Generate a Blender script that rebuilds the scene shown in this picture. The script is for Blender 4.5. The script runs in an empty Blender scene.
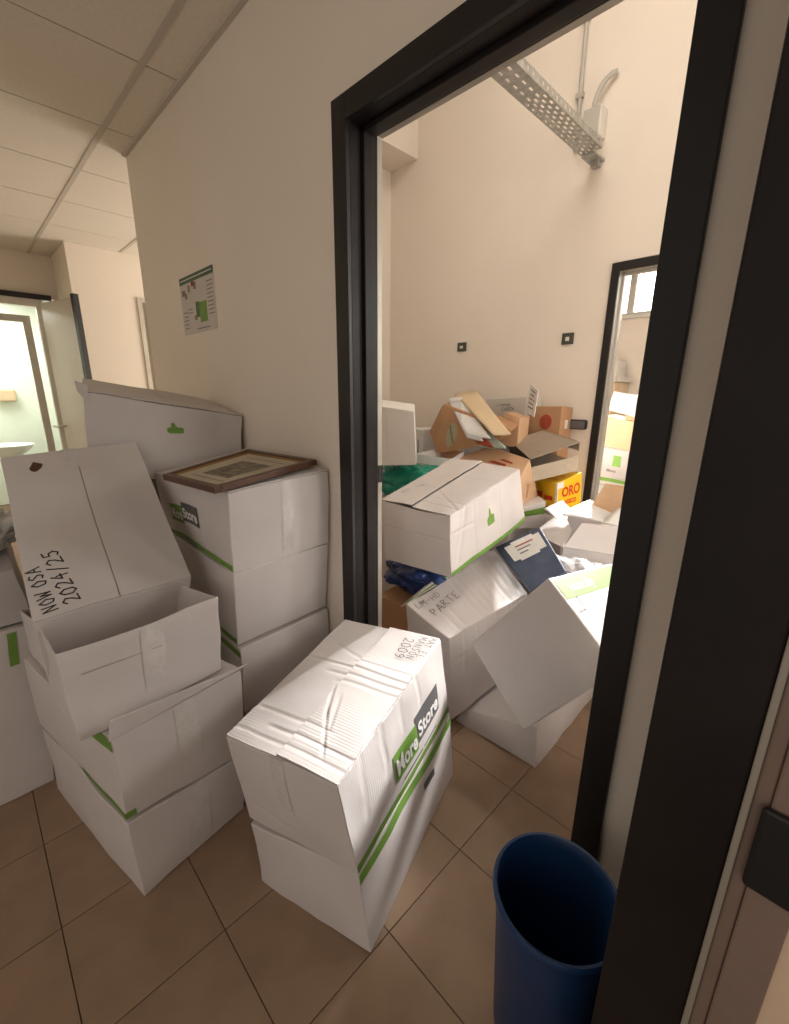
import bpy, bmesh, math, random
from mathutils import Vector as V, Matrix, noise

random.seed(4)
SC = bpy.context.scene
COL = SC.collection

# ------------------------------------------------------------------ camera
cam_d = bpy.data.cameras.new('camera')
cam_d.sensor_fit = 'HORIZONTAL'; cam_d.sensor_width = 36.0
cam_d.lens = 435.67 / 789.0 * 36.0
cam_d.clip_start = 0.02
cam = bpy.data.objects.new('camera', cam_d); COL.objects.link(cam)
def cam_axes(yaw, pitch, roll):
    cy, sy, cp, sp, cr, sr = math.cos(yaw), math.sin(yaw), math.cos(pitch), math.sin(pitch), math.cos(roll), math.sin(roll)
    fw = V((sy*cp, cy*cp, -sp)); rt = V((cy, -sy, 0)); dn = fw.cross(rt)
    return rt*cr + dn*sr, -rt*sr + dn*cr, fw
_r, _d, _f = cam_axes(-.7886, .2686, -.0086)
cam.matrix_world = Matrix(((_r.x, -_d.x, -_f.x, 0), (_r.y, -_d.y, -_f.y, 0), (_r.z, -_d.z, -_f.z, 1.345), (0, 0, 0, 1)))
SC.camera = cam
# ------------------------------------------------------------------ world, lights, exposure
SC.view_settings.view_transform = 'Standard'
SC.view_settings.look = 'None'
SC.view_settings.gamma = 1.0
SC.view_settings.use_curve_mapping = False
SC.view_settings.exposure = 0.0
W = bpy.data.worlds.new('daylight'); SC.world = W; W.use_nodes = True
W.node_tree.nodes['Background'].inputs[0].default_value = (1.0, .875, .765, 1)
W.node_tree.nodes['Background'].inputs[1].default_value = 0.41
def area(name, loc, rot, sx, sy, energy, col=(1, 1, 1)):
    l = bpy.data.lights.new(name, 'AREA'); l.shape = 'RECTANGLE'; l.size = sx; l.size_y = sy
    l.energy = energy; l.color = col
    o = bpy.data.objects.new(name, l); COL.objects.link(o); o.location = loc
    o.rotation_euler = [math.radians(a) for a in rot]
    return o
area('fill_far_room', (.12, 4.0, 2.2), (0, 75, 0), 1.2, 1.2, 15, (1, .97, .92))  # added fill inside the far room, no window at this spot
area('daylight_high_window', (-1.25, 4.88, 2.24), (-70, 0, 0), .45, .22, 74, (1, .985, .97)).data.spread = math.radians(38)    # far room, behind the second doorway
area('fill_store_back', (.62, 2.83, 1.78), (-80, 0, 0), .7, .9, 20, (1, .985, .97))       # store room fill at an added, unseen window right of the second doorway
area('fill_store_side', (1.46, 1.75, 1.8), (0, 84, 0), 1.2, 1.0, 20, (1, .95, .88))       # store room fill at an added, unseen window in its right wall
area('fill_store_overhead', (-.9, 1.48, 3.76), (22, 0, 0), 1.2, .2, 17, (1, .94, .86))  # added overhead light, brightens the back wall and front faces of the heap
area('daylight_washroom', (-6.25, .1, 2.3), (0, 0, 0), .9, .9, 32, (.97, 1, .93))
area('fill_side_passage', (-4.0, 3.2, 1.5), (-100, 0, 0), 1.4, 1.6, 48, (1, .93, .83))  # added area light in the passage, brightens the left end of the ceiling
area('fill_behind', (1.2, -2.4, 1.9), (78, 0, 22), 1.6, 1.6, 11, (1, .92, .84))  # added fill behind the camera, brightens the doorway wall and wall strip

# ------------------------------------------------------------------ materials
MATS = {}
def mat(name, col, rough=.6, metal=0, var=.06, scale=6, bump=0, bscale=40, spec=.4, alpha=None, emit=None, corr=0):
    if name in MATS: return MATS[name]
    m = bpy.data.materials.new(name); m.use_nodes = True; nt = m.node_tree; b = nt.nodes['Principled BSDF']
    b.inputs['Roughness'].default_value = rough; b.inputs['Metallic'].default_value = metal
    b.inputs['Specular IOR Level'].default_value = spec
    tc = nt.nodes.new('ShaderNodeTexCoord')
    n = nt.nodes.new('ShaderNodeTexNoise'); n.inputs['Scale'].default_value = scale; n.inputs['Detail'].default_value = 5
    nt.links.new(tc.outputs['Object'], n.inputs['Vector'])
    r = nt.nodes.new('ShaderNodeValToRGB')
    r.color_ramp.elements[0].position = .3; r.color_ramp.elements[1].position = .7
    r.color_ramp.elements[0].color = [max(0, c*(1-var)) for c in col] + [1]
    r.color_ramp.elements[1].color = [min(1, c*(1+var)) for c in col] + [1]
    nt.links.new(n.outputs['Fac'], r.inputs['Fac']); nt.links.new(r.outputs['Color'], b.inputs['Base Color'])
    if corr:
        mp = nt.nodes.new('ShaderNodeMapping'); mp.inputs['Rotation'].default_value = (0, 0, corr[0]); nt.links.new(tc.outputs['Object'], mp.inputs['Vector'])
        wv = nt.nodes.new('ShaderNodeTexWave'); wv.inputs['Scale'].default_value = 36; wv.inputs['Distortion'].default_value = 1.2; wv.inputs['Detail'].default_value = 1
        nt.links.new(mp.outputs['Vector'], wv.inputs['Vector'])
        mk = nt.nodes.new('ShaderNodeTexNoise'); mk.inputs['Scale'].default_value = 4.5; nt.links.new(mp.outputs['Vector'], mk.inputs['Vector'])
        mr = nt.nodes.new('ShaderNodeMapRange'); mr.inputs['From Min'].default_value = .45; mr.inputs['From Max'].default_value = .62; nt.links.new(mk.outputs['Fac'], mr.inputs['Value'])
        mu = nt.nodes.new('ShaderNodeMath'); mu.operation = 'MULTIPLY'; nt.links.new(wv.outputs['Fac'], mu.inputs[0]); nt.links.new(mr.outputs['Result'], mu.inputs[1])
        b0 = nt.nodes.new('ShaderNodeBump'); b0.inputs['Strength'].default_value = corr[1]; b0.inputs['Distance'].default_value = .002; nt.links.new(mu.outputs[0], b0.inputs['Height'])
    if bump or corr:
        n2 = nt.nodes.new('ShaderNodeTexNoise'); n2.inputs['Scale'].default_value = bscale; n2.inputs['Detail'].default_value = 3
        nt.links.new(tc.outputs['Object'], n2.inputs['Vector'])
        bp = nt.nodes.new('ShaderNodeBump'); bp.inputs['Strength'].default_value = bump or .2; bp.inputs['Distance'].default_value = .004
        nt.links.new(n2.outputs['Fac'], bp.inputs['Height'])
        if corr: nt.links.new(b0.outputs['Normal'], bp.inputs['Normal'])
        nt.links.new(bp.outputs['Normal'], b.inputs['Normal'])
    if alpha is not None: b.inputs['Alpha'].default_value = alpha
    if emit: b.inputs['Emission Color'].default_value = (*emit[0], 1); b.inputs['Emission Strength'].default_value = emit[1]
    MATS[name] = m
    return m
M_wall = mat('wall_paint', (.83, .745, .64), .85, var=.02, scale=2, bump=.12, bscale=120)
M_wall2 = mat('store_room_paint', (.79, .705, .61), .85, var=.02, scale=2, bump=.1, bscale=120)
M_ceil = mat('ceiling_panel', (.80, .73, .63), .9, var=.03, scale=60, bump=.25, bscale=260)
M_bar = mat('ceiling_bar', (.58, .52, .445), .7, var=.03)
M_tile = mat('floor_tile', (.32, .215, .14), .6, var=.10, scale=9, bump=.05, bscale=60, spec=.35)
M_grout = mat('grout', (.22, .15, .095), .9)
M_frame = mat('dark_frame', (.010, .008, .008), .42, var=.15, scale=14, spec=.45)
M_jamb = mat('dark_jamb', (.016, .0125, .012), .42, var=.25, scale=8, spec=.2)
M_strip = mat('aluminium_strip', (.40, .37, .31), .45, metal=.4)
M_brown = mat('brown_leaf', (.25, .175, .14), .5, var=.12, scale=7)
M_black = mat('black_plastic', (.012, .012, .012), .4)
M_box = mat('white_cardboard', (.66, .61, .585), .62, var=.045, scale=5, bump=.10, bscale=22, spec=.3)
M_corr1 = mat('corrugated_white', (.66, .61, .585), .62, var=.045, scale=5, bump=.10, bscale=22, spec=.3, corr=(-1.87, .16))
M_corr2 = mat('corrugated_white_turned', (.66, .61, .585), .62, var=.045, scale=5, bump=.10, bscale=22, spec=.3, corr=(-1.38, .16))
M_boxg = mat('grey_cardboard', (.52, .48, .45), .7, var=.05, scale=5, bump=.10, bscale=22)
M_in = mat('cardboard_inside', (.40, .33, .27), .8, var=.05)
M_kraft = mat('kraft_cardboard', (.47, .26, .135), .75, var=.08, scale=7, bump=.08, bscale=25)
M_kraft2 = mat('pale_kraft', (.62, .40, .24), .75, var=.06, scale=7)
M_green = mat('green_ink', (.16, .31, .05), .55, var=.10, scale=20)
M_ink = mat('grey_ink', (.11, .105, .105), .55)
M_pen = mat('black_marker', (.03, .028, .028), .5)
M_pens = mat('faded_marker', (.16, .15, .15), .6)
M_tape = mat('packing_tape', (.68, .64, .61), .22, spec=.6, var=.05, scale=30, bump=.35, bscale=60)
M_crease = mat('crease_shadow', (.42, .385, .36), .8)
M_white = mat('white_print', (.82, .80, .76), .6)
M_paper = mat('paper', (.76, .74, .71), .7, var=.04, scale=30)
M_manila = mat('manila', (.66, .50, .32), .75, var=.05)
M_navy = mat('navy_cover', (.055, .075, .125), .42, var=.25, scale=12)
M_bluebin = mat('blue_plastic', (.010, .044, .135), .42, var=.12, scale=5)
M_bluebag = mat('blue_bag', (.008, .026, .11), .3, var=.3, scale=9, bump=.6, bscale=14)
M_greenbag = mat('green_bag', (.015, .27, .19), .35, var=.2, scale=8, bump=.7, bscale=12)
M_clear = mat('clear_film', (.75, .74, .74), .12, alpha=.38, spec=.8, bump=.6, bscale=16)
M_wood = mat('picture_wood', (.085, .036, .018), .35, var=.3, scale=20)
M_mat = mat('mat_board', (.55, .48, .36), .8)
M_engr = mat('engraving', (.24, .205, .15), .8, var=.55, scale=40)
M_taupe = mat('taupe_metal', (.40, .335, .26), .42, var=.05, metal=.15)
M_yellow = mat('yellow_print', (.85, .52, .012), .55, var=.05)
M_red = mat('red_print', (.62, .045, .012), .55)
M_redk = mat('dull_red_print', (.36, .06, .03), .6)
M_galv = mat('galvanised', (.42, .41, .38), .42, metal=.55, var=.18, scale=30)
M_pvc = mat('grey_pvc', (.46, .43, .38), .5)
M_pvcw = mat('white_pvc', (.68, .64, .57), .45)
M_grplate = mat('socket_plate', (.06, .065, .05), .5)
M_leaf = mat('door_leaf', (.60, .53, .44), .4, spec=.5, var=.03)
M_alu = mat('brushed_aluminium', (.55, .53, .48), .35, metal=.6)
M_wc = mat('washroom_tile', (.80, .84, .74), .4, var=.02)
M_porc = mat('porcelain', (.85, .86, .82), .2)
M_pane = mat('bright_window', (.9, .9, .9), .5, emit=((1, .985, .96), 3.0))
M_pane2 = mat('added_window_glow', (.9, .9, .9), .5, emit=((1, .985, .96), 1.3))  # glow for the panes of the two added store room windows
M_peach = mat('warm_wall', (.75, .56, .40), .8)

# ------------------------------------------------------------------ mesh helpers
class G:
    def __init__(s): s.v = []; s.f = []
    def poly(s, pts, flip=False):
        i = len(s.v); s.v += [tuple(p) for p in pts]; idx = list(range(i, i+len(pts)))
        s.f.append(idx[::-1] if flip else idx); return s
    def grid(s, fn, nu, nv, flip=False):
        i = len(s.v)
        for b in range(nv+1):
            for a in range(nu+1): s.v.append(tuple(fn(a/nu, b/nv)))
        for b in range(nv):
            for a in range(nu):
                q = [i+b*(nu+1)+a, i+b*(nu+1)+a+1, i+(b+1)*(nu+1)+a+1, i+(b+1)*(nu+1)+a]
                s.f.append(q[::-1] if flip else q)
        return s
    def hexa(s, c):   # FLb FRb BRb BLb FLt FRt BRt BLt
        i = len(s.v); s.v += [tuple(p) for p in c]
        for q in ((0, 1, 5, 4), (1, 2, 6, 5), (2, 3, 7, 6), (3, 0, 4, 7), (4, 5, 6, 7), (3, 2, 1, 0)): s.f.append([i+k for k in q])
        return s
    def box(s, x0, x1, y0, y1, z0, z1):
        return s.hexa([(x0, y0, z0), (x1, y0, z0), (x1, y1, z0), (x0, y1, z0), (x0, y0, z1), (x1, y0, z1), (x1, y1, z1), (x0, y1, z1)])
    def slab(s, q, t):   # quad q (ccw seen from the outside), thickness t inwards
        q = [V(p) for p in q]; n = (q[1]-q[0]).cross(q[3]-q[0]).normalized()
        return s.hexa([p - n*t for p in q] + q)
    def tube(s, pts, r, n=10, cap=True):
        pts = [V(p) for p in pts]; i0 = len(s.v); m = len(pts); ref = None
        for k, p in enumerate(pts):
            d = (pts[min(k+1, m-1)] - pts[max(k-1, 0)]).normalized()
            a = ref - d*ref.dot(d) if ref is not None and (ref - d*ref.dot(d)).length > 1e-3 else d.orthogonal()
            a.normalize(); ref = a; b = d.cross(a)
            rr = r[k] if isinstance(r, (list, tuple)) else r
            for j in range(n):
                t = 2*math.pi*j/n; s.v.append(tuple(p + (a*math.cos(t) + b*math.sin(t))*rr))
        for k in range(m-1):
            for j in range(n):
                s.f.append([i0+k*n+j, i0+k*n+(j+1) % n, i0+(k+1)*n+(j+1) % n, i0+(k+1)*n+j])
        if cap:
            s.f.append([i0+j for j in range(n)][::-1]); s.f.append([i0+(m-1)*n+j for j in range(n)])
        return s
    def lathe(s, prof, c, n=40):
        i0 = len(s.v); m = len(prof)
        for r, z in prof:
            for j in range(n):
                t = 2*math.pi*j/n; s.v.append((c[0]+r*math.cos(t), c[1]+r*math.sin(t), c[2]+z))
        for k in range(m-1):
            for j in range(n):
                s.f.append([i0+k*n+j, i0+k*n+(j+1) % n, i0+(k+1)*n+(j+1) % n, i0+(k+1)*n+j])
        return s
def obj(name, g, m, parent=None, smooth=None, bevel=0, solid=0, merge=False):
    off = V(parent_world(parent)) if parent is not None else V((0, 0, 0))
    me = bpy.data.meshes.new(name)
    me.from_pydata([tuple(V(p) - off) for p in g.v], [], g.f)
    if merge:
        bm = bmesh.new(); bm.from_mesh(me); bmesh.ops.remove_doubles(bm, verts=bm.verts, dist=1e-5); bm.to_mesh(me); bm.free()
    if smooth is not None:
        me.polygons.foreach_set('use_smooth', [True]*len(me.polygons))
        me.set_sharp_from_angle(angle=math.radians(smooth))
    me.materials.append(m); me.update()
    o = bpy.data.objects.new(name, me); COL.objects.link(o)
    if parent is not None: o.parent = parent
    if solid: x = o.modifiers.new('solid', 'SOLIDIFY'); x.thickness = solid; x.offset = -1
    if bevel: x = o.modifiers.new('bevel', 'BEVEL'); x.width = bevel; x.segments = 2; x.limit_method = 'ANGLE'; x.angle_limit = math.radians(35)
    return o
def parent_world(p):
    l = V(p.location)
    while p.parent is not None: p = p.parent; l = l + V(p.location)
    return l
def tag(o, label, cat, group=None):
    o['label'] = label; o['category'] = cat
    if group: o['group'] = group
    return o
def thing(name, label, cat, loc, group=None):
    o = bpy.data.objects.new(name, None); COL.objects.link(o); o.location = loc; o.empty_display_size = .05
    return tag(o, label, cat, group)
def struct(o): o['kind'] = 'structure'; return o

# ------------------------------------------------------------------ lettering
_tc = {}
def text_polys(s):
    if s in _tc: return _tc[s]
    bold = s in ('ORO', 'CLASSICO', 'More', 'Store')
    c = bpy.data.curves.new('t', 'FONT'); c.body = s; c.size = 1.0; c.resolution_u = 3
    if bold: c.offset = .03
    o = bpy.data.objects.new('t', c); COL.objects.link(o)
    dg = bpy.context.evaluated_depsgraph_get(); me = o.evaluated_get(dg).to_mesh()
    vs = [(v.co.x, v.co.y) for v in me.vertices]; fs = [list(p.vertices) for p in me.polygons]
    o.evaluated_get(dg).to_mesh_clear(); bpy.data.objects.remove(o); bpy.data.curves.remove(c)
    w = max(v[0] for v in vs)
    _tc[s] = (vs, fs, w); return _tc[s]
HAND = {
 '0': [[(.5, 1), (.15, .75), (.1, .3), (.4, 0), (.75, .2), (.8, .7), (.5, 1)]], '1': [[(.3, .75), (.55, 1), (.5, 0)]],
 '2': [[(.1, .8), (.4, 1), (.75, .8), (.6, .45), (.1, 0), (.85, .05)]], '4': [[(.6, 1), (.1, .4), (.8, .45)], [(.6, .7), (.55, 0)]],
 '5': [[(.8, 1), (.25, .95), (.2, .6), (.6, .6), (.8, .3), (.5, 0), (.1, .1)]], '9': [[(.75, .7), (.4, .5), (.15, .75), (.45, 1), (.75, .75), (.7, .3), (.4, 0)]],
 '/': [[(.1, -.1), (.75, 1.1)]], '-': [[(.15, .45), (.75, .5)]], '.': [[(.4, 0), (.48, .05)]],
 'A': [[(.05, 0), (.45, 1), (.85, 0)], [(.2, .4), (.7, .4)]], 'B': [[(.1, 0), (.15, 1), (.65, .85), (.2, .55), (.75, .3), (.1, 0)]],
 'C': [[(.8, .85), (.4, 1), (.1, .5), (.4, 0), (.8, .15)]], 'D': [[(.1, 0), (.15, 1), (.7, .8), (.75, .25), (.1, 0)]],
 'E': [[(.75, 1), (.15, .95), (.1, 0), (.75, .03)], [(.15, .5), (.6, .52)]], 'H': [[(.1, 0), (.15, 1)], [(.75, 0), (.8, 1)], [(.1, .5), (.8, .52)]],
 'I': [[(.4, 0), (.45, 1)]], 'L': [[(.2, 1), (.12, 0), (.75, .05)]], 'M': [[(.05, 0), (.15, 1), (.45, .35), (.8, 1), (.85, 0)]],
 'N': [[(.1, 0), (.15, 1), (.7, .05), (.8, 1)]], 'O': [[(.45, 1), (.1, .65), (.2, .1), (.6, 0), (.85, .5), (.45, 1)]],
 'P': [[(.15, 0), (.15, 1), (.7, .85), (.6, .5), (.15, .45)]], 'R': [[(.12, 0), (.15, 1), (.7, .8), (.2, .5), (.8, 0)]],
 'S': [[(.8, .9), (.4, 1), (.15, .75), (.7, .35), (.5, 0), (.1, .1)]], 'T': [[(.05, .95), (.85, 1)], [(.45, 1), (.42, 0)]],
 'U': [[(.1, 1), (.15, .2), (.5, 0), (.8, .3), (.8, 1)]], 'V': [[(.05, 1), (.4, 0), (.8, 1)]], 'W': [[(.02, 1), (.22, 0), (.45, .7), (.65, 0), (.9, 1)]],
 'G': [[(.8, .85), (.4, 1), (.1, .5), (.4, 0), (.8, .3), (.5, .4)]], ' ': []}

# ------------------------------------------------------------------ cartons
IDX = {'F': (0, 1, 5, 4), 'R': (1, 2, 6, 5), 'B': (2, 3, 7, 6), 'L': (3, 0, 4, 7), 'T': (4, 5, 6, 7), 'D': (3, 2, 1, 0)}
class Carton:
    """c: corners FLb FRb BRb BLb FLt FRt BRt BLt. Faces F R B L T D, u left to right, v upwards (T: v front to back)."""
    def __init__(s, label, c, m=None, name='cardboard_box', cat='box', group=None, warp=.006, bulge=.006, seed=None, open_top=False, n=9, flaps=True, lift=(0, 0), bev=.003, dents=(), fine=False):
        s.c = [V(p) for p in c]; s.warp = warp; s.bulge = bulge; s.m = m or M_box
        s.dents = list(dents)
        if fine: n = 64
        s.seed = V((random.uniform(0, 90), random.uniform(0, 90), random.uniform(0, 90)))
        base = sum((s.c[k] for k in range(4)), V((0, 0, 0)))/4; base.z = min(p.z for p in s.c)
        s.o = thing(name, label, cat, base, group)
        g = G()
        for f in 'FRBLTD':
            if f == 'T' and open_top: continue
            g.grid(lambda u, v, f=f: s.S(f, u, v), n, n)
        s.body = obj('carton', g, s.m, s.o, smooth=40, merge=True, bevel=bev, solid=.004 if open_top else 0)
        if flaps:
            for k, (a, b) in enumerate(((0.004, .4965), (.5035, .996))):
                def fl(u, v, top, a=a, b=b, k=k):
                    uu = a + (b-a)*u; d = uu if k == 0 else 1-uu
                    return s.S('T', uu, .004+.992*v, (.0050 if top else .0015) + lift[k]*d*2*(1-.35*abs(v-.5)))
                g = G(); i, j = (56, 130) if fine else (12, 12)
                g.grid(lambda u, v: fl(u, v, True), i, j); g.grid(lambda u, v: fl(u, v, False), i, j, flip=True)
                for e in range(4):
                    def ed(u, v, e=e):
                        uv = [(u, 0), (1, u), (1-u, 1), (0, 1-u)][e]; return fl(uv[0], uv[1], v > .5)
                    g.grid(ed, (i, j, i, j)[e], 1)
                obj('top_flap', g, s.m, s.o, smooth=40, merge=True)
    def base(s, f, u, v):
        a, b, c, d = [s.c[k] for k in IDX[f]]
        return a*(1-u)*(1-v) + b*u*(1-v) + c*u*v + d*(1-u)*v
    def nrm(s, f):
        a, b, c, d = [s.c[k] for k in IDX[f]]
        return ((b+c-a-d).cross(c+d-a-b)).normalized()
    def S(s, f, u, v, off=0):
        p = s.base(f, u, v)
        q = p*3.1 + s.seed
        w = noise.noise_vector(q)*s.warp + noise.noise_vector(q*3.3)*s.warp*.35
        if s.dents: off += s.dent(f, u, v)
        return p + w + s.nrm(f)*((0 if f in 'TD' else s.bulge)*16*u*(1-u)*v*(1-v) + off)
    def dent(s, f, u, v):
        lu = lv = None; t = 0
        for (g, u0, v0, u1, v1, dep, wd) in s.dents:
            if g != f: continue
            if lu is None: lu, lv = s.dims(f)
            ax, ay, bx, by = (u1-u0)*lu, (v1-v0)*lv, (u-u0)*lu, (v-v0)*lv
            L = ax*ax+ay*ay; k = (ax*bx+ay*by)/L
            e = min(1, max(0, 1-max(0, -k, k-1)*math.sqrt(L)/.03))
            if e <= 0: continue
            x = (ax*by-ay*bx)/math.sqrt(L)/wd
            if abs(x) < 3: t += e*dep*.6*math.exp(-x*x)*(-.7+1.3*x)
        return t
    def dims(s, f):
        a, b, c, d = [s.c[k] for k in IDX[f]]
        return ((b-a).length+(c-d).length)/2, ((d-a).length+(c-b).length)/2
    def patch(s, name, f, u0, u1, v0, v1, m, off=.0012, n=8, label=None, curve=None):
        def fn(u, v):
            uu = u0+(u1-u0)*u; vv = v0+(v1-v0)*v
            return s.S(f, uu, vv, off)
        g = G().grid(fn, n, n if (v1-v0) > .3 else 4)
        o = obj(name, g, m, s.o, smooth=60)
        if label: o['label'] = label
        return o
    def shape(s, name, f, polys, m, off=.0016):
        g = G()
        for p in polys: g.poly([s.S(f, u, v, off) for u, v in p])
        return obj(name, g, m, s.o)
    def _map(s, f, org, ang):
        lu, lv = s.dims(f); ca, sa = math.cos(math.radians(ang)), math.sin(math.radians(ang))
        return lambda x, y: (org[0] + (x*ca - y*sa)/lu, org[1] + (x*sa + y*ca)/lv)
    def hand(s, f, txt, org, ang, h, m=None, off=.0062, w=None, ratio=.72, name='handwriting'):
        mp = s._map(f, org, ang); g = G(); x = 0; w = w or h*.075; rnd = random.Random(txt)
        for ch in txt:
            jy = rnd.uniform(-.08, .08)*h
            for st in HAND.get(ch, []):
                pts = [(x + a*h*ratio + rnd.uniform(-.02, .02)*h, b*h + jy) for a, b in st]
                for (x0, y0), (x1, y1) in zip(pts, pts[1:]):
                    d = math.hypot(x1-x0, y1-y0) or 1; nx, ny = -(y1-y0)/d*w/2, (x1-x0)/d*w/2; ex, ey = (x1-x0)/d*w*.4, (y1-y0)/d*w*.4
                    g.poly([s.S(f, *mp(px, py), off) for px, py in ((x0-nx-ex, y0-ny-ey), (x1-nx+ex, y1-ny+ey), (x1+nx+ex, y1+ny+ey), (x0+nx-ex, y0+ny-ey))], flip=True)
            x += h*ratio*(1.08 if ch != ' ' else .7)
        return obj(name, g, m or M_pen, s.o)
    def text(s, f, txt, org, ang, h, m, off=.003, sx=1.0, name='lettering'):
        vs, fs, w = text_polys(txt); mp = s._map(f, org, ang); g = G()
        g.v = [tuple(s.S(f, *mp(x*h*sx, y*h), off)) for x, y in vs]; g.f = fs
        return obj(name, g, m, s.o)
    def rects(s, name, f, rs, m, off=.0025):
        return s.shape(name, f, [[(a, c), (b, c), (b, d), (a, d)] for a, b, c, d in rs], m, off)
THUMB = [[(.02, .05), (.14, 0), (.86, .0), (.97, .12), (1, .38), (.90, .50), (.74, .54), (.76, .90), (.66, 1.0), (.56, .92), (.48, .66), (.34, .54), (.04, .52)]]
def thumb(b, f, cu, cv, su, sv, flip=False):
    P = [[(cu + (x if not flip else 1-x)*su, cv + y*sv) for x, y in p] for p in THUMB]
    if flip: P = [p[::-1] for p in P]
    return b.shape('thumb_logo', f, P, M_green)
def logo(b, f, u0, u1, v0, v1, off=.0015):
    um = u0 + (u1-u0)*.45; lu, lv = b.dims(f)
    b.patch('logo_green', f, u0, um, v0, v1-.04, M_green, off); b.patch('logo_grey', f, um, u1, v0+.06, v1+.03, M_ink, off)
    h = (v1-v0)*lv*.62
    b.text(f, 'More', (u0+.012, v0+.06), 0, h*1.15, M_white, off+.0012, sx=(um-u0)*lu*.9/(text_polys('More')[2]*h*1.15))
    b.text(f, 'Store', (um+.012, v0+.12), 0, h*1.05, M_white, off+.0012, sx=(u1-um)*lu*.9/(text_polys('Store')[2]*h*1.05))

# ================================================================== SETTING
# floors with real tiles
fl = struct(obj('floor', G().box(-7.3, 2.9, -1.1, 5.1, -.06, -.006), M_grout))
tm = None
T0 = .300
nx0, nx1 = -17, 3
cnt = 0
for ix in range(nx0, nx1):
    for iy in range(-5, 7):
        x = -.869 + ix*T0; y = .259 + iy*T0
        if y + T0 < -1.06 or (y > .75 and x < -1.6) or (y > 1.5 and x < -1.5): continue
        if tm is None:
            bm = bmesh.new(); bmesh.ops.create_cube(bm, size=1); 
            for v in bm.verts:
                v.co.x = v.co.x*(T0-.0016); v.co.y = v.co.y*(T0-.0016); v.co.z = v.co.z*.006
                if v.co.z > 0: v.co.x *= .996; v.co.y *= .996
            tm = bpy.data.meshes.new('tile'); bm.to_mesh(tm); bm.free(); tm.materials.append(M_tile)
        o = bpy.data.objects.new('tile', tm); COL.objects.link(o); o.parent = fl
        o.location = (x+T0/2, y+T0/2, -.003 + random.uniform(-.0006, 0)); cnt += 1
# wall with the doorway (plane y = .92)
YA, YB = .92, 1.04
OX0, OX1, OZ = -1.12, -.2775, 2.065
wa = struct(obj('wall_doorway', G().box(-3.02, OX0-.05, YA, YB, 0, 3.9).box(OX1+.05, 1.5, YA, YB, 0, 3.9).box(OX0-.05, OX1+.05, YA, YB, OZ+.05, 3.9), M_wall))
struct(obj('wall_store_side', G().box(-3.02, -2.94, YB, 2.85, 0, 3.9), M_wall2))
# store room
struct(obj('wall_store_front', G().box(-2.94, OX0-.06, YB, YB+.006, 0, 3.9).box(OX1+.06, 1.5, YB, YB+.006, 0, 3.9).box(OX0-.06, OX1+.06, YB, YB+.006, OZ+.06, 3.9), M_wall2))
FX0, FX1, FZ = -1.06, -.18, 2.02
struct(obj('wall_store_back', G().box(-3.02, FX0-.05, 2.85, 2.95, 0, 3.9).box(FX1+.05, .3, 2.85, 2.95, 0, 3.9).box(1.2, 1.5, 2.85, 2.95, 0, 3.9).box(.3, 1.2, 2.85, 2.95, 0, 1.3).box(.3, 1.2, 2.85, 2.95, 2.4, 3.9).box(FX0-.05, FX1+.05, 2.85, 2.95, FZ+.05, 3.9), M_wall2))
struct(obj('wall_store_right', G().box(1.5, 1.6, YA, 1.2, 0, 3.9).box(1.5, 1.6, 2.36, 5.1, 0, 3.9).box(1.5, 1.6, 1.2, 2.36, 0, 1.25).box(1.5, 1.6, 1.2, 2.36, 2.35, 3.9), M_wall2))
struct(obj('ceiling_store', G().box(-3.02, 1.6, YA, 5.1, 3.9, 3.98), M_wall2))
struct(obj('trim_beam', G().box(-2.94, -2.652, YB, 2.85, 3.045, 3.9), M_wall2))
w2 = struct(obj('added_window_1', G().box(1.5, 1.56, 1.2, 1.26, 1.25, 2.35).box(1.5, 1.56, 2.3, 2.36, 1.25, 2.35).box(1.5, 1.56, 1.26, 2.3, 1.25, 1.31).box(1.5, 1.56, 1.26, 2.3, 2.29, 2.35).box(1.5, 1.56, 1.75, 1.81, 1.31, 2.29), M_alu))  # unseen side window, added with a glowing pane to light the store room
obj('pane', G().box(1.54, 1.545, 1.26, 2.3, 1.31, 2.29), M_pane2, w2)
w4 = struct(obj('added_window_3', G().box(.3, .36, 2.86, 2.92, 1.3, 2.4).box(1.14, 1.2, 2.86, 2.92, 1.3, 2.4).box(.36, 1.14, 2.86, 2.92, 1.3, 1.36).box(.36, 1.14, 2.86, 2.92, 2.34, 2.4), M_alu))  # unseen back window, put in to throw light on the doorway cartons
obj('pane', G().box(.36, 1.14, 2.89, 2.895, 1.36, 2.34), M_pane2, w4)
# room beyond the second doorway
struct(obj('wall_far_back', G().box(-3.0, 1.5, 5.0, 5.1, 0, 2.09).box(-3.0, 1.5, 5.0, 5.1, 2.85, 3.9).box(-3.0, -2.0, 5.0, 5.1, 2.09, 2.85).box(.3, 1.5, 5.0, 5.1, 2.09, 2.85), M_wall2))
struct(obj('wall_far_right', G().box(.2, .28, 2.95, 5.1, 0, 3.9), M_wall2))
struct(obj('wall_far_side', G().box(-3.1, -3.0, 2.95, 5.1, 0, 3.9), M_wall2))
w3 = struct(obj('window_2', G().box(-2.0, .3, 5.0, 5.05, 2.09, 2.13).box(-2.0, .3, 5.0, 5.05, 2.81, 2.85).box(-2.0, -1.95, 5.0, 5.05, 2.13, 2.81).box(.25, .3, 5.0, 5.05, 2.13, 2.81).box(-1.74, -1.68, 4.98, 5.05, 2.13, 2.81).box(-.9, -.84, 4.98, 5.05, 2.13, 2.81), M_alu))
obj('sill', G().box(-2.0, .3, 4.94, 5.0, 2.07, 2.10), M_pvcw, w3)
obj('pane', G().box(-1.95, -1.74, 5.03, 5.035, 2.13, 2.81), M_pane, w3)
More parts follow.
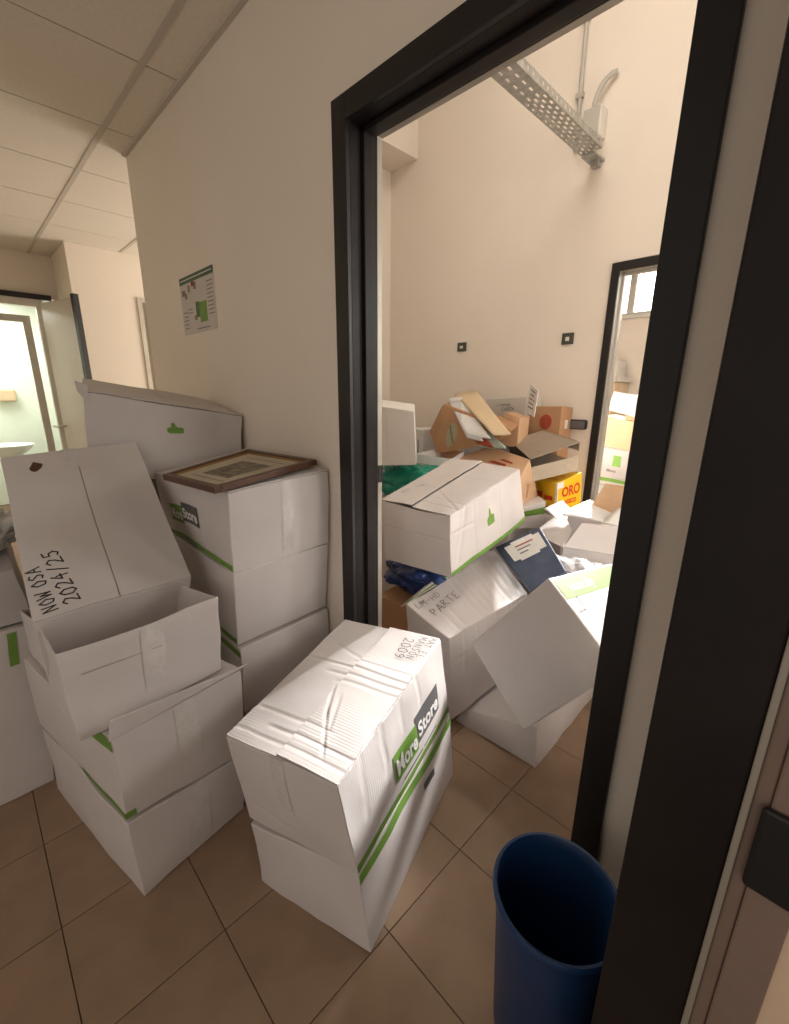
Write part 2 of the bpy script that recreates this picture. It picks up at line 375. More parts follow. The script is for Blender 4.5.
obj('pane', G().box(-1.68, -.9, 5.03, 5.035, 2.13, 2.81), M_pane, w3)
obj('pane', G().box(-.84, .25, 5.03, 5.035, 2.13, 2.81), M_pane, w3)

def door_frame(name, x0, x1, z, y0, y1, face, mj=None):
    mj = mj or M_jamb
    r = bpy.data.objects.new(name, None); COL.objects.link(r); r.location = ((x0+x1)/2, y0, 0); struct(r)
    for side, (xa, xb, xs) in enumerate(((x0-face, x0, x0+.014), (x1, x1+face, x1-.014))):
        g = G().box(xa, xb, y0-.012, y0+.004, 0, z+face)
        obj('casing', g, M_frame, r, bevel=.002)
        lo, hi = min(xs, xb if side == 0 else xa), max(xs, xb if side == 0 else xa)
        inner = xb if side == 0 else xa
        g = G().box(min(inner, inner+(-.05 if side == 0 else .05)), max(inner, inner+(-.05 if side == 0 else .05)), y0+.004, y1-.012, 0, z)
        obj('jamb', g, mj, r)
        g = G().box(lo, hi, y0+.045, y0+.082, 0, z)
        obj('door_stop', g, mj, r, bevel=.002)
        g = G().box(inner-.05 if side == 0 else inner, inner if side == 0 else inner+.05, y1-.012, y1+.009, 0, z)
        obj('edge_strip', g, M_strip, r, bevel=.002)
    obj('casing', G().box(x0, x1, y0-.012, y0+.004, z, z+face), M_frame, r, bevel=.002)
    obj('jamb', G().box(x0, x1, y0+.004, y1-.012, z, z+.05), mj, r)
    obj('door_stop', G().box(x0, x1, y0+.045, y0+.082, z-.014, z), mj, r, bevel=.002)
    obj('edge_strip', G().box(x0, x1, y1-.012, y1+.009, z, z+.05), M_strip, r, bevel=.002)
    return r
d1 = door_frame('door_1', OX0, OX1, OZ, YA, YB, .062)
obj('strike_plate', G().box(OX0-.001, OX0+.003, 1.030, 1.050, 1.035, 1.095), M_black, d1)
door_frame('door_2', FX0, FX1, FZ, 2.85, 2.95, .045, M_alu)

# near door frame on the right of the camera
d3 = bpy.data.objects.new('door_3', None); COL.objects.link(d3); d3.location = (-.05, .48, 0); struct(d3)
obj('jamb', G().box(-.085, .0028, .48, YA-.001, 0, 2.5), M_jamb, d3, bevel=.003)
obj('gasket', G().box(.0028, .0092, .477, .50, 0, 2.5), M_strip, d3, bevel=.0015)
obj('rebate', G().box(.0092, .0225, .484, .51, 0, 2.5), M_brown, d3, bevel=.002)
obj('lock_rail', G().box(.0225, .058, .480, .52, 0, 2.5), M_brown, d3, bevel=.002)
obj('strike_plate', G().box(.0175, .058, .473, .4805, .875, .972), M_black, d3, bevel=.005)
for k in range(2): obj('screw', G().lathe([(0, 0), (.006, 0), (.006, .003), (0, .004)], (0, 0, 0), 12), M_black, d3).matrix_local = Matrix.Translation((.087, -.001, 1.0+.022*k)) @ Matrix.Rotation(math.radians(90), 4, 'X')
struct(obj('wall_right', G().box(.058, 1.5, .484, YA, 0, 2.57), M_peach))
# corridor walls
struct(obj('wall_left', G().box(-5.66, -2.4, -1.15, -1.05, 0, 2.57), M_wall))
struct(obj('wall_end', G().box(-5.76, -5.66, -1.15, .10, 0, 2.57).box(-5.76, -5.66, .10, .90, 2.19, 2.57).box(-5.76, -5.66, .90, 1.0, 0, 2.57), M_wall))
struct(obj('wall_column', G().box(-5.76, -5.0, .94, 1.462, 0, 2.57).box(-5.16, -5.0, 1.462, 2.4, 2.19, 2.57).box(-5.16, -5.0, 2.3, 3.4, 0, 2.57), M_wall))
struct(obj('wall_passage', G().box(-5.76, -2.94, 3.4, 3.5, 0, 2.57), M_wall))
struct(obj('wall_side_room', G().box(-6.6, -6.5, 1.0, 2.6, 0, 2.57), M_wall))
d4 = struct(obj('door_4', G().box(-5.02, -4.985, 1.452, 1.492, 0, 2.20), M_alu))
obj('head', G().box(-5.02, -4.985, 1.492, 2.3, 2.16, 2.20), M_alu, d4)
# end-of-corridor door, frame and washroom behind
d5 = bpy.data.objects.new('door_5', None); COL.objects.link(d5); d5.location = (-5.6, .5, 0); struct(d5)
obj('head', G().box(-5.66, -5.60, .10, .875, 2.165, 2.212), M_frame, d5)
obj('casing', G().box(-5.68, -5.61, .745, .80, 0, 2.165), M_pvcw, d5)
obj('casing', G().box(-5.68, -5.61, .10, .745, 2.10, 2.165), M_pvcw, d5)
obj('inner_frame', G().box(-5.74, -5.68, .63, .69, 0, 2.02).box(-5.74, -5.68, .10, .63, 1.96, 2.02), M_alu, d5)
lv = G().slab([(-5.58, .775, .02), (-5.03, .93, .02), (-5.03, .93, 2.13), (-5.58, .775, 2.13)], .04)
obj('leaf', lv, M_leaf, d5, bevel=.003)
obj('leaf_edge', G().slab([(-5.03, .925, .02), (-4.985, .938, .02), (-4.985, .938, 2.16), (-5.03, .925, 2.16)], .045), M_frame, d5)
obj('handle', G().tube([(-5.5, .79, .99), (-5.485, .74, .99), (-5.48, .73, .985), (-5.56, .70, .985)], .012), M_alu, d5)
struct(obj('wall_washroom', G().box(-7.0, -6.9, -.8, 1.2, 0, 2.57).box(-6.9, -5.76, 1.0, 1.1, 0, 2.57).box(-6.9, -5.76, -.9, -.8, 0, 2.57), M_wc))
sk = thing('wash_basin', 'white porcelain wash basin glimpsed through the end doorway', 'basin', (-6.5, .40, .0))
obj('bowl', G().lathe([(.05, .60), (.10, .62), (.20, .70), (.235, .745), (.225, .75), (.19, .71), (.08, .65), (0, .64)], (-6.45, .37, 0), 28), M_porc, sk, smooth=50)
obj('pedestal', G().lathe([(.10, 0), (.07, .1), (.06, .62)], (-6.45, .37, 0), 20), M_porc, sk, smooth=50)
tag(obj('towel_dispenser', G().box(-6.90, -6.80, .36, .56, 1.20, 1.34), M_manila, bevel=.02), 'yellowish wall-mounted holder on the washroom tiles', 'holder')
# corridor ceiling: panels on a grid
ce = struct(obj('ceiling', G().box(-6.0, .3, -1.15, .92, 2.60, 2.66).box(-6.0, -3.02, .92, 3.5, 2.60, 2.66), M_bar))
X0 = -1.792*1.225
yl = [-1.03, -.43, .17, .77]
pm = {}
def panel(xa, xb, ya, yb):
    key = (round(xb-xa, 3), round(yb-ya, 3))
    if key not in pm:
        hx, hy = (xb-xa)/2-.004, (yb-ya)/2-.011
        me = bpy.data.meshes.new('panel'); g = G().box(-hx, hx, -hy, hy, 0, .012)
        me.from_pydata(g.v, [], g.f); me.materials.append(M_ceil); pm[key] = me
    o = bpy.data.objects.new('panel', pm[key]); COL.objects.link(o); o.parent = ce; o.location = ((xa+xb)/2, (ya+yb)/2, 2.5705 + random.uniform(0, .001))
for k in range(-7, 5):
    xa = X0 + k*.6; xb = xa + .6
    if xa < -6 or xb > .4: continue
    for a, b in zip(yl, yl[1:]): panel(xa, xb, a, b)
    if xb > -3.05:
        panel(xa, xb, .77, .915)
        if xa < -3.1:
            for a, b in ((.893, 1.37), (1.37, 1.97), (1.97, 2.57)): panel(xa, -3.025, a, b)
    else:
        panel(xa, xb, .77, 1.37); panel(xa, xb, 1.37, 1.97); panel(xa, xb, 1.97, 2.57)
for y in yl + [1.37, 1.97]:
    obj('grid_bar', G().box(-6.0, .3 if y < .9 else -3.02, y-.012, y+.012, 2.567, 2.60), M_bar, ce)
obj('wall_angle', G().box(-3.02, .3, .900, .9195, 2.560, 2.60), M_bar, ce)

def blob(name, label, cat, c, r, m, seed, amp=.35, sq=(1, 1, 1), parts=None, film=None):
    bm = bmesh.new(); bmesh.ops.create_icosphere(bm, subdivisions=5, radius=1)
    for v in bm.verts:
        d = v.co.normalized(); q = d*1.7 + V((seed, seed*.7, 3))
        k = 1 + amp*(abs(noise.noise(q))*1.2 - .25) + amp*.55*abs(noise.noise(q*2.7)) + amp*.25*abs(noise.noise(q*6))
        v.co = V((d.x*r[0]*k, d.y*r[1]*k, d.z*r[2]*k))
    zmin = min(v.co.z for v in bm.verts)
    me = bpy.data.meshes.new(name); bm.to_mesh(me); bm.free()
    me.polygons.foreach_set('use_smooth', [True]*len(me.polygons)); me.materials.append(m)
    o = bpy.data.objects.new(name, me); COL.objects.link(o); o.location = c
    return tag(o, label, cat)
# ================================================================== BOXES IN THE CORRIDOR
A1 = [(-0.932, 0.374, 0.218), (-0.604, 0.485, 0.241), (-0.774, 1.05, 0.264), (-1.102, 0.94, 0.232), (-0.966, 0.351, 0.482), (-0.628, 0.453, 0.504), (-0.801, 1.014, 0.554), (-1.145, 0.89, 0.536)]
A2 = [(-0.917, 0.386, 0.0), (-0.565, 0.484, 0.0), (-0.756, 1.066, 0.0), (-1.109, 0.967, 0.0), (-0.923, 0.373, 0.211), (-0.604, 0.485, 0.236), (-0.774, 1.05, 0.259), (-1.102, 0.94, 0.227)]
S1 = [(-1.256, 0.537, 0.796), (-1.256, 0.905, 0.805), (-1.86, 0.905, 0.805), (-1.86, 0.537, 0.796), (-1.245, 0.54, 1.056), (-1.245, 0.905, 1.072), (-1.850, 0.905, 1.095), (-1.850, 0.517, 1.028)]
S2 = [(-1.288, 0.542, 0.517), (-1.288, 0.905, 0.530), (-1.938, 0.905, 0.530), (-1.938, 0.542, 0.517), (-1.256, 0.537, 0.787), (-1.256, 0.905, 0.796), (-1.906, 0.905, 0.796), (-1.906, 0.537, 0.787)]
S3 = [(-1.275, 0.535, 0.262), (-1.275, 0.903, 0.262), (-1.925, 0.903, 0.262), (-1.925, 0.535, 0.262), (-1.280, 0.542, 0.508), (-1.280, 0.903, 0.521), (-1.938, 0.903, 0.521), (-1.938, 0.542, 0.508)]
S4 = [(-1.285, 0.545, 0), (-1.285, 0.905, 0), (-1.925, 0.905, 0), (-1.925, 0.545, 0), (-1.280, 0.540, 0.255), (-1.280, 0.903, 0.255), (-1.925, 0.903, 0.255), (-1.925, 0.540, 0.255)]
L4 = [(-1.102, 0.129, 0.0), (-1.156, 0.456, 0.0), (-1.728, 0.347, 0.0), (-1.675, 0.02, 0.0), (-1.104, 0.126, 0.258), (-1.159, 0.482, 0.209), (-1.728, 0.347, 0.262), (-1.675, 0.02, 0.262)]
L3 = [(-1.104, 0.126, 0.266), (-1.159, 0.482, 0.217), (-1.728, 0.347, 0.272), (-1.675, 0.02, 0.272), (-1.095, 0.126, 0.528), (-1.150, 0.482, 0.524), (-1.719, 0.347, 0.530), (-1.666, 0.02, 0.530)]
L2 = [(-1.122, 0.076, 0.541), (-1.154, 0.434, 0.545), (-1.745, 0.397, 0.548), (-1.713, 0.039, 0.541), (-1.122, 0.069, 0.777), (-1.154, 0.441, 0.776), (-1.745, 0.397, 0.686), (-1.713, 0.039, 0.677)]
L1 = [(-1.44, 0.056, 0.562), (-1.44, 0.440, 0.575), (-1.868, 0.455, 0.955), (-1.868, 0.091, 0.936), (-1.409, 0.048, 0.744), (-1.409, 0.459, 0.757), (-1.863, 0.471, 1.151), (-1.863, 0.081, 1.132)]
TB = [(-1.885, 0.305, 1.0), (-1.875, 0.892, 1.0), (-2.26, 0.892, 1.0), (-2.26, 0.37, 1.0), (-1.885, 0.335, 1.335), (-1.872, 0.905, 1.235), (-2.26, 0.905, 1.300), (-2.26, 0.41, 1.385)]
T2 = [(-1.95, 0.50, 0), (-1.95, 0.89, 0), (-2.34, 0.89, 0), (-2.34, 0.35, 0), (-1.95, 0.50, .99), (-1.95, 0.89, .99), (-2.34, 0.89, .99), (-2.34, 0.35, .99)]
CG = 'white archive cartons'

b = Carton('white carton on top of the front stack, marked 2009, sunlit top', A1, M_corr1, group=CG, warp=.006, lift=(.0, .010), fine=True, dents=[
    ('T', 0, .61, 1, .60, .003, .006), ('T', .35, .54, 1, .55, .0025, .006), ('T', .5, .66, 1, .665, .002, .005), ('T', .5, .49, .98, .50, .002, .006), ('T', 0, .21, .7, .20, .002, .006), ('T', .3, .13, 1, .12, .0025, .006),
    ('T', 0, .07, 1, .06, .002, .005), ('T', .5, .43, .60, .28, .003, .005), ('T', .60, .28, .78, .10, .003, .005), ('T', .62, .36, .70, .22, .002, .005), ('T', .2, .75, .45, .70, .0015, .007),
    ('R', .30, .5, .32, 1, .003, .006), ('R', .66, .6, .67, 1, .003, .006), ('R', .12, .4, .15, 1, .002, .006), ('R', .48, .7, .49, 1, .002, .006), ('F', .1, .3, .5, .2, .0015, .01)])
b.patch('tape_strip', 'F', .43, .55, .45, 1.0, M_tape, .0011)
b.patch('green_stripe', 'R', .0, 1.0, .02, .10, M_green)
logo(b, 'R', .36, .86, .24, .60)
b.rects('print_lines', 'R', [(.42, .62, .15, .175), (.64, .8, .15, .17)], M_ink)
b.hand('T', '2009', (.72, .93), -90, .034, off=.012)
b.hand('T', 'MANSON', (.835, .965), -90, .026, off=.012)
b.hand('T', 'MAT.EL', (.92, .975), -90, .024, off=.012)
b = Carton('white carton on the floor, crushed under the box marked 2009', A2, group=CG, warp=.012, flaps=False)
b.patch('green_stripe', 'R', .0, 1.0, .84, .95, M_green)
b.rects('print_mark', 'R', [(.60, .72, .62, .72)], M_ink)

b = Carton('white carton carrying the framed picture, against the wall', S1, group=CG, warp=.009)
b.patch('tape_strip', 'F', .48, .60, .10, 1.0, M_tape, .0012)
b.patch('green_stripe', 'L', .0, 1.0, .02, .09, M_green)
logo(b, 'L', .18, .62, .30, .62)
b = Carton('second white carton down in the stack by the wall', S2, group=CG, warp=.006, flaps=False)
b.patch('tape_strip', 'F', .50, .60, .80, 1.0, M_tape, .0012)
b.patch('green_stripe', 'L', .0, 1.0, .02, .09, M_green)
b = Carton('third white carton down in the stack by the wall', S3, group=CG, warp=.006, flaps=False)
b.patch('green_stripe', 'L', .0, 1.0, .86, .95, M_green)
b = Carton('bottom white carton of the stack by the wall', S4, group=CG, warp=.006, flaps=False)

b = Carton('bottom white carton of the left stack, standing on the tiles', L4, group=CG, warp=.012, bulge=.012, flaps=False)
b.patch('tape_strip', 'F', .42, .62, .1, 1.0, M_tape, .0012)
b = Carton('white carton with raised front flap and green corners, left stack', L3, group=CG, warp=.010, bulge=.010, flaps=False)
b.patch('tape_strip', 'F', .42, .60, .35, 1.0, M_tape, .0012)
b.patch('green_stripe', 'L', .55, 1.0, .01, .085, M_green); b.patch('green_stripe', 'F', .0, .07, .02, .095, M_green)
b.patch('green_stripe', 'L', .78, 1.0, .84, 1.0, M_green)
g = G().slab([(-1.094, .124, .526), (-1.148, .484, .522), (-1.122, .497, .549), (-1.086, .133, .584)], .004)
obj('front_flap', g, M_box, b.o)
b = Carton('dented open white carton holding up the tilted box, left stack', L2, group=CG, warp=.016, bulge=-.006, flaps=False, open_top=True)
b.patch('tape_strip', 'F', .45, .60, .25, 1.0, M_tape, .0013)
b.rects('painted_crease', 'F', [(.10, .58, .70, .712)], M_crease)  # shade of the fold painted as a flat strip
b = Carton('big tilted white carton marked 2024/25 on the left stack', L1, group=CG, warp=.005)
b.hand('T', 'NOW OSA', (.135, .03), 97, .032, w=.0034, ratio=.66, off=.0062)
b.hand('T', '2024/25', (.265, .045), 97, .038, w=.0036, ratio=.66, off=.0062)
b.shape('stain', 'T', [[(.21+.042*math.cos(t)*(1+.3*math.sin(2*t)), .90+.032*math.sin(t)*(1+.2*math.cos(3*t))) for t in [k*math.pi/8 for k in range(16)]]], mat('brown_stain', (.10, .045, .03), .6), .0062)
b.patch('tape_strip', 'T', .40, .505, .86, 1.0, M_tape, .0056)
b.rects('painted_crease', 'T', [(.16, .36, .60, .604)], M_tape, .0060)
b = Carton('sagging white carton with green thumb logo behind the framed picture', TB, group=CG, warp=.012, bulge=-.01, lift=(.003, .003))
thumb(b, 'F', .46, .60, .11, .16, flip=True)
obj('torn_flap', G().slab([(-1.882, .318, 1.34), (-1.882, .345, 1.30), (-1.884, .352, 1.36), (-1.882, .316, 1.375)], .004), M_box, b.o)
Carton('tall white carton in the gap behind the wall stack', T2, group=CG, warp=.004, flaps=False, n=5)

U1 = [(-1.745, -.45, 0), (-1.740, .02, 0), (-2.3, .0, 0), (-2.3, -.46, 0), (-1.755, -.45, .60), (-1.750, .045, .60), (-2.3, .04, .62), (-2.3, -.45, .62)]
b = Carton('large white carton at the left edge, behind the left stack', U1, group=CG, warp=.014, flaps=False)
b.patch('green_stripe', 'F', .885, .93, .80, .985, M_green, .004)
U2 = [(-1.80, -.40, .61), (-1.77, .06, .605), (-2.3, .04, .63), (-2.3, -.38, .63), (-1.85, -.40, .84), (-1.80, .05, .77), (-2.3, .06, .87), (-2.3, -.40, .88)]
b = Carton('slumped greyish carton at the far left on a larger carton', U2, M_boxg, group=CG, warp=.02, bulge=.02, flaps=False)

bg = blob('carrier_bag', 'crumpled white carrier bag with dark green print at the far left', 'bag', (-1.98, -.03, .885), (.13, .12, .075), mat('white_bag', (.66, .66, .63), .35, bump=.6, bscale=14), 9.3, .35)
obj('green_print', G().tube([(-1.875, -.005, .87), (-1.868, .01, .89), (-1.875, .005, .915)], [.012, .022, .012], 10), mat('dark_green_print', (.01, .07, .06), .5), bg, smooth=60)
# framed picture on the stack
def lerp4(q, u, v): return q[0]*(1-u)*(1-v) + q[1]*u*(1-v) + q[2]*u*v + q[3]*(1-u)*v
Q = [V(p) for p in ((-1.553, .458, 1.056), (-1.22, .490, 1.060), (-1.29, .892, 1.092), (-1.676, .828, 1.098))]
pf = thing('framed_picture', 'old engraving in a dark wooden frame lying on a carton', 'picture', Q[0])
nq = (Q[1]-Q[0]).cross(Q[3]-Q[0]).normalized()
def quad_part(name, u0, u1, v0, v1, z0, z1, m):
    c = [lerp4(Q, u, v) for u, v in ((u0, v0), (u1, v0), (u1, v1), (u0, v1))]
    return obj(name, G().hexa([p + nq*z0 for p in c] + [p + nq*z1 for p in c]), m, pf, bevel=.002)
quad_part('frame_rail', 0, 1, 0, .06, 0, .02, M_wood); quad_part('frame_rail', 0, 1, .94, 1, 0, .02, M_wood)
quad_part('frame_rail', 0, .06, .06, .94, 0, .02, M_wood); quad_part('frame_rail', .94, 1, .06, .94, 0, .02, M_wood)
gl = mat('gilt_slip', (.30, .17, .06), .4)
for a in ((.06, .94, .06, .075), (.06, .94, .925, .94), (.06, .075, .075, .925), (.925, .94, .075, .925)): quad_part('gilt_slip', *a, 0, .016, gl)
quad_part('mat_board', .075, .925, .075, .925, 0, .010, M_mat)
quad_part('engraving', .28, .72, .26, .70, .010, .0108, M_engr)
quad_part('mat_line', .2, .8, .18, .186, .010, .0106, M_ink); quad_part('mat_line', .2, .8, .80, .806, .010, .0106, M_ink)

# poster on the corridor wall
po = thing('wall_poster', 'small printed notice with green header and green bin picture on the wall', 'poster', (-2.26, .919, 1.74))
def wrect(name, u0, u1, v0, v1, m, d=.0022):
    x = lambda u: -2.456 + .392*u
    z = lambda v: 1.616 + .258*v
    return obj(name, G().box(x(u0), x(u1), .9195-d, .9195, z(v0), z(v1)), m, po)
wrect('sheet', 0, 1, 0, 1, mat('notice_paper', (.60, .55, .50), .6), .0015)
wrect('header_band', 0, 1, .88, 1, mat('header_green', (.05, .12, .06), .5)); wrect('header_line', .03, .97, .935, .95, M_paper, .003)
wrect('bin_picture', .55, .76, .16, .50, M_green)
wrect('hand_picture', .44, .55, .26, .52, mat('print_green', (.09, .16, .06), .6)); wrect('hand_picture', .38, .46, .22, .30, M_brown)
for a in ((.05, .15, .68, .78), (.14, .2, .62, .72), (.25, .31, .72, .84), (.42, .5, .74, .86)): wrect('small_picture', *a, M_brown)
wrect('small_picture', .36, .44, .80, .88, M_redk)
for k in range(9): wrect('text_line', .80, .96, .26+.065*k, .275+.065*k, M_pens)
for k in range(5): wrect('text_line', .05, .18, .1+.07*k, .115+.07*k, M_pens)
wrect('text_line', .42, .80, .055, .07, M_pens); wrect('text_line', .20, .34, .42, .435, M_pens); wrect('text_line', .20, .34, .36, .375, M_pens)

# blue waste bin
bn = thing('waste_bin', 'blue plastic waste bin on the floor by the door frame', 'bin', (-.216, .674, 0))
obj('bucket', G().lathe([(0, .002), (.090, .002), (.096, .01), (.114, .37), (.117, .385), (.120, .395), (.118, .400), (.114, .396), (.110, .37), (.092, .014), (0, .012)], (-.216, .674, 0), 48), M_bluebin, bn, smooth=50)
obj('rim', G().lathe([(.117, .384), (.1225, .387), (.1235, .396), (.120, .402), (.115, .401)], (-.216, .674, 0), 48), M_bluebin, bn, smooth=60)
obj('handle_lug', G().box(-.336, -.322, .655, .69, .27, .315), M_bluebin, bn, bevel=.006)

# ================================================================== BOXES IN THE DOORWAY
P1 = [(-0.878, 1.211, 0.064), (-0.799, 1.659, 0.197), (-1.077, 1.802, 0.288), (-1.148, 1.242, 0.144), (-0.921, 1.223, 0.409), (-0.835, 1.669, 0.491), (-1.114, 1.813, 0.582), (-1.187, 1.253, 0.454)]
P2 = [(-0.497, 1.049, 0.364), (-0.276, 1.085, 0.663), (-0.237, 1.657, 0.569), (-0.461, 1.621, 0.27), (-0.733, 1.092, 0.536), (-0.508, 1.127, 0.835), (-0.473, 1.7, 0.741), (-0.698, 1.664, 0.442)]
P3 = [(-0.919, 1.281, 0.0), (-0.549, 1.296, 0.0), (-0.559, 1.876, 0.0), (-0.929, 1.861, 0.0), (-0.874, 1.3, 0.072), (-0.577, 1.323, 0.145), (-0.559, 1.876, 0.245), (-0.929, 1.861, 0.19)]
P4 = [(-1.394, 1.331, 0.581), (-1.022, 1.353, 0.6), (-1.038, 1.972, 0.724), (-1.438, 1.935, 0.707), (-1.388, 1.293, 0.874), (-1.01, 1.31, 0.879), (-1.056, 1.905, 0.986), (-1.457, 1.869, 0.993)]
# P1 is read with its short side towards the camera-left: F = FL-FR edge is the long right-hand side
b = Carton('creased white carton with handwriting, wedged in the doorway', P1, M_corr2, group=CG, warp=.010, bulge=.012, flaps=False, fine=True, dents=[
    ('T', u, a, u+d, c, .0035, .007) for u, a, c, d in ((.14, .08, .62, .01), (.22, .10, .55, .01), (.42, .02, .98, .02), (.50, .1, .98, .01), (.57, .2, .98, -.01), (.64, .25, .95, .02), (.71, .4, .95, .0), (.78, .05, .98, .02), (.86, .3, .98, .01), (.93, .1, .9, .0))] + [
    ('F', u, .55, u+.02, 1, .003, .007) for u in (.15, .3, .42, .55, .7, .82)] + [('F', .1, .72, .95, .78, .004, .01)])
b.hand('T', 'LM-HD', (.03, .78), 0, .034, M_pens, off=.003)
b.hand('T', 'PARTE', (.09, .50), 8, .046, M_pens, off=.003)
obj('side_flap', G().slab([(-1.190, 1.253, .450), (-1.240, 1.275, .415), (-1.205, 1.74, .590), (-1.118, 1.80, .578)][::-1], .003), M_corr2, b.o)
obj('green_stripe', G().slab([(-1.194, 1.254, .4505), (-1.210, 1.262, .4395), (-1.158, 1.77, .586), (-1.130, 1.79, .581)][::-1], .001), M_green, b.o)
b = Carton('white carton balanced on its corner, plain grey end facing out', P2, group=CG, warp=.005, bulge=.006, flaps=False)
b.patch('green_stripe', 'R', .02, 1.0, .74, .97, M_green, .0014)
for q in ((.03, .98, .585, .600), (.10, .108, .6, .97), (.42, .427, .6, .97), (.60, .607, .6, .97), (.70, .707, .6, .97)): b.rects('painted_crease', 'R', [q], M_pens, .0018)  # fold shade drawn as dark strips, in the marker colour
b.text('R', 'naturally', (.10, .80), 0, .045, M_white, .0024)
b = Carton('flattened white carton on the floor under the corner-balanced box', P3, group=CG, warp=.014, bulge=.01, flaps=False)
b = Carton('open white carton with green thumb logo, lit from the right', P4, M_corr1, group=CG, warp=.008, bulge=.004, open_top=True, lift=(.016, .006), fine=True, dents=[('R', .28, .1, .28, 1, .003, .006), ('R', .62, .3, .63, 1, .003, .006), ('R', .08, .2, .18, 1, .005, .012), ('R', .0, .72, .25, .66, .004, .008), ('F', 0, .63, 1, .62, .003, .006),
    ('T', .5, .12, 1, .10, .003, .007), ('T', .5, .2, 1, .19, .002, .007), ('T', .55, .3, 1, .1, .003, .008), ('T', .0, .35, .5, .33, .002, .006), ('T', .0, .55, .5, .54, .002, .006), ('T', .5, .62, 1, .66, .002, .007)])
thumb(b, 'R', .44, .42, .10, .30, flip=True)
b.patch('green_stripe', 'R', .0, 1.0, .0, .075, M_green)
b.hand('T', 'DOC - VARI - LUG', (.16, .16), 72, .020, M_pens, off=.013)

# navy box file with label
Q5 = [V(p) for p in ((-1.072, 1.756, .623), (-.761, 1.542, .566), (-.663, 1.629, .661), (-.91, 1.871, .737))]
n5 = (Q5[1]-Q5[0]).cross(Q5[3]-Q5[0]).normalized()
bf = thing('box_file', 'navy blue box file with a white label, leaning among the cartons', 'file', Q5[1])
obj('cover', G().hexa([p - n5*.05 for p in Q5] + Q5), M_navy, bf, bevel=.004)
def f5(u0, u1, v0, v1, o, m, name):
    c = [lerp4(Q5, u, v) + n5*o for u, v in ((u0, v0), (u1, v0), (u1, v1), (u0, v1))]
    return obj(name, G().poly(c), m, bf)
f5(.12, .46, .14, .92, .007, M_paper, 'label'); f5(.08, .12, .30, .78, .007, M_paper, 'label_holder'); f5(.46, .50, .28, .74, .007, M_paper, 'label_holder')
for k in range(3): f5(.20+.08*k, .225+.08*k, .34, .74-.1*k, .009, M_redk if k == 0 else M_pens, 'label_text')

# pieces under and beside the open carton
Pb = [(-1.50, 1.36, 0), (-1.18, 1.38, 0), (-1.20, 1.95, 0), (-1.50, 1.95, 0), (-1.50, 1.36, .345), (-1.24, 1.38, .365), (-1.24, 1.95, .40), (-1.50, 1.95, .40)]
Carton('brown carton in the dark under the blue bag', Pb, M_kraft, group='brown cartons', flaps=False, warp=.004)
blob('plastic_bag', 'crumpled dark blue plastic bag under the open carton', 'bag', (-1.34, 1.52, .47), (.19, .11, .09), M_bluebag, 3.1, .4)

# ================================================================== PILE AT THE BACK OF THE STORE ROOM
def quadbox(q, dv):   # q = front quad bl br tr tl ; dv = depth vector
    q = [V(p) for p in q]; d = V(dv)
    return [q[0], q[1], q[1]+d, q[0]+d, q[3], q[2], q[2]+d, q[3]+d]
BG = 'boxes heaped at the back of the store room'
# supports
for k, (x0, x1, y0, y1, z1, lab) in enumerate(((-2.30, -1.62, 2.02, 2.42, .62, 'white carton low in the heap, under the green bag'),
        (-1.60, -1.21, 2.12, 2.33, .60, 'white carton low in the heap, under the brown carton with printing'),
        (-1.38, -1.0, 2.34, 2.80, .655, 'white carton low in the heap, under the yellow coffee box'),
        (-1.95, -1.53, 2.62, 2.83, .98, 'white carton deep in the heap against the back wall'))):
    Carton(lab, [(x0, y0, 0), (x1, y0, 0), (x1, y1, 0), (x0, y1, 0), (x0, y0, z1), (x1, y0, z1), (x1, y1, z1), (x0, y1, z1)], group=BG, warp=.008, flaps=False, n=5)
B1 = quadbox([(-1.93, 1.75, .915), (-1.595, 1.75, .962), (-1.62, 1.75, 1.246), (-1.93, 1.75, 1.27)], (-.21, .23, .03))
b = Carton('plain white box at the left of the heap, by the door frame', B1, mat('white_board', (.86, .83, .80), .6, var=.02), group=BG, warp=.002, bulge=.002, flaps=False)
b.patch('tape_strip', 'F', .30, .34, .2, .85, M_white)
b = Carton('narrow white box with small print behind the plain white box', quadbox([(-2.16, 2.3, .625), (-2.045, 2.3, .625), (-2.041, 2.3, 1.093), (-2.16, 2.3, 1.1)], (0, .2, 0)), M_paper, group=BG, warp=.001, bulge=0, flaps=False, n=4)
b.rects('print_lines', 'F', [(.62, .70, .15, .85)], M_pens)
b = Carton('stained box under the plain white box', [(-2.05, 1.66, 0), (-1.56, 1.66, 0), (-1.56, 1.98, 0), (-2.05, 1.98, 0), (-2.05, 1.66, .69), (-1.56, 1.66, .69), (-1.56, 1.98, .69), (-2.05, 1.98, .69)], M_box, group=BG, flaps=False, n=5)
# brown carton with a printed leaf, tilted
b = Carton('tilted brown carton with pale printed leaf, papers on top', quadbox([(-1.842, 2.22, .960), (-1.427, 2.22, 1.055), (-1.302, 2.22, 1.145), (-1.798, 2.22, 1.275)], (-.10, .26, .02)), M_kraft, group=BG, warp=.004, flaps=False)
leaf = mat('leaf_print', (.40, .36, .24), .7)
b.shape('leaf_print', 'F', [[(.22 + .10*math.cos(t)*(1 if math.cos(t) > 0 else .9), .40 + .30*math.sin(t)) for t in [k*math.pi/8 for k in range(16)]]], leaf, .002)
b.shape('leaf_vein', 'F', [[(.15, .62), (.17, .64), (.30, .2), (.28, .18)]], mat('leaf_dark', (.16, .17, .10), .7), .0028)
obj('side_flap', G().slab([(-1.93, 2.24, 1.09), (-1.842, 2.22, .965), (-1.802, 2.22, 1.27), (-1.82, 2.22, 1.25)], .004), M_kraft, b.o)
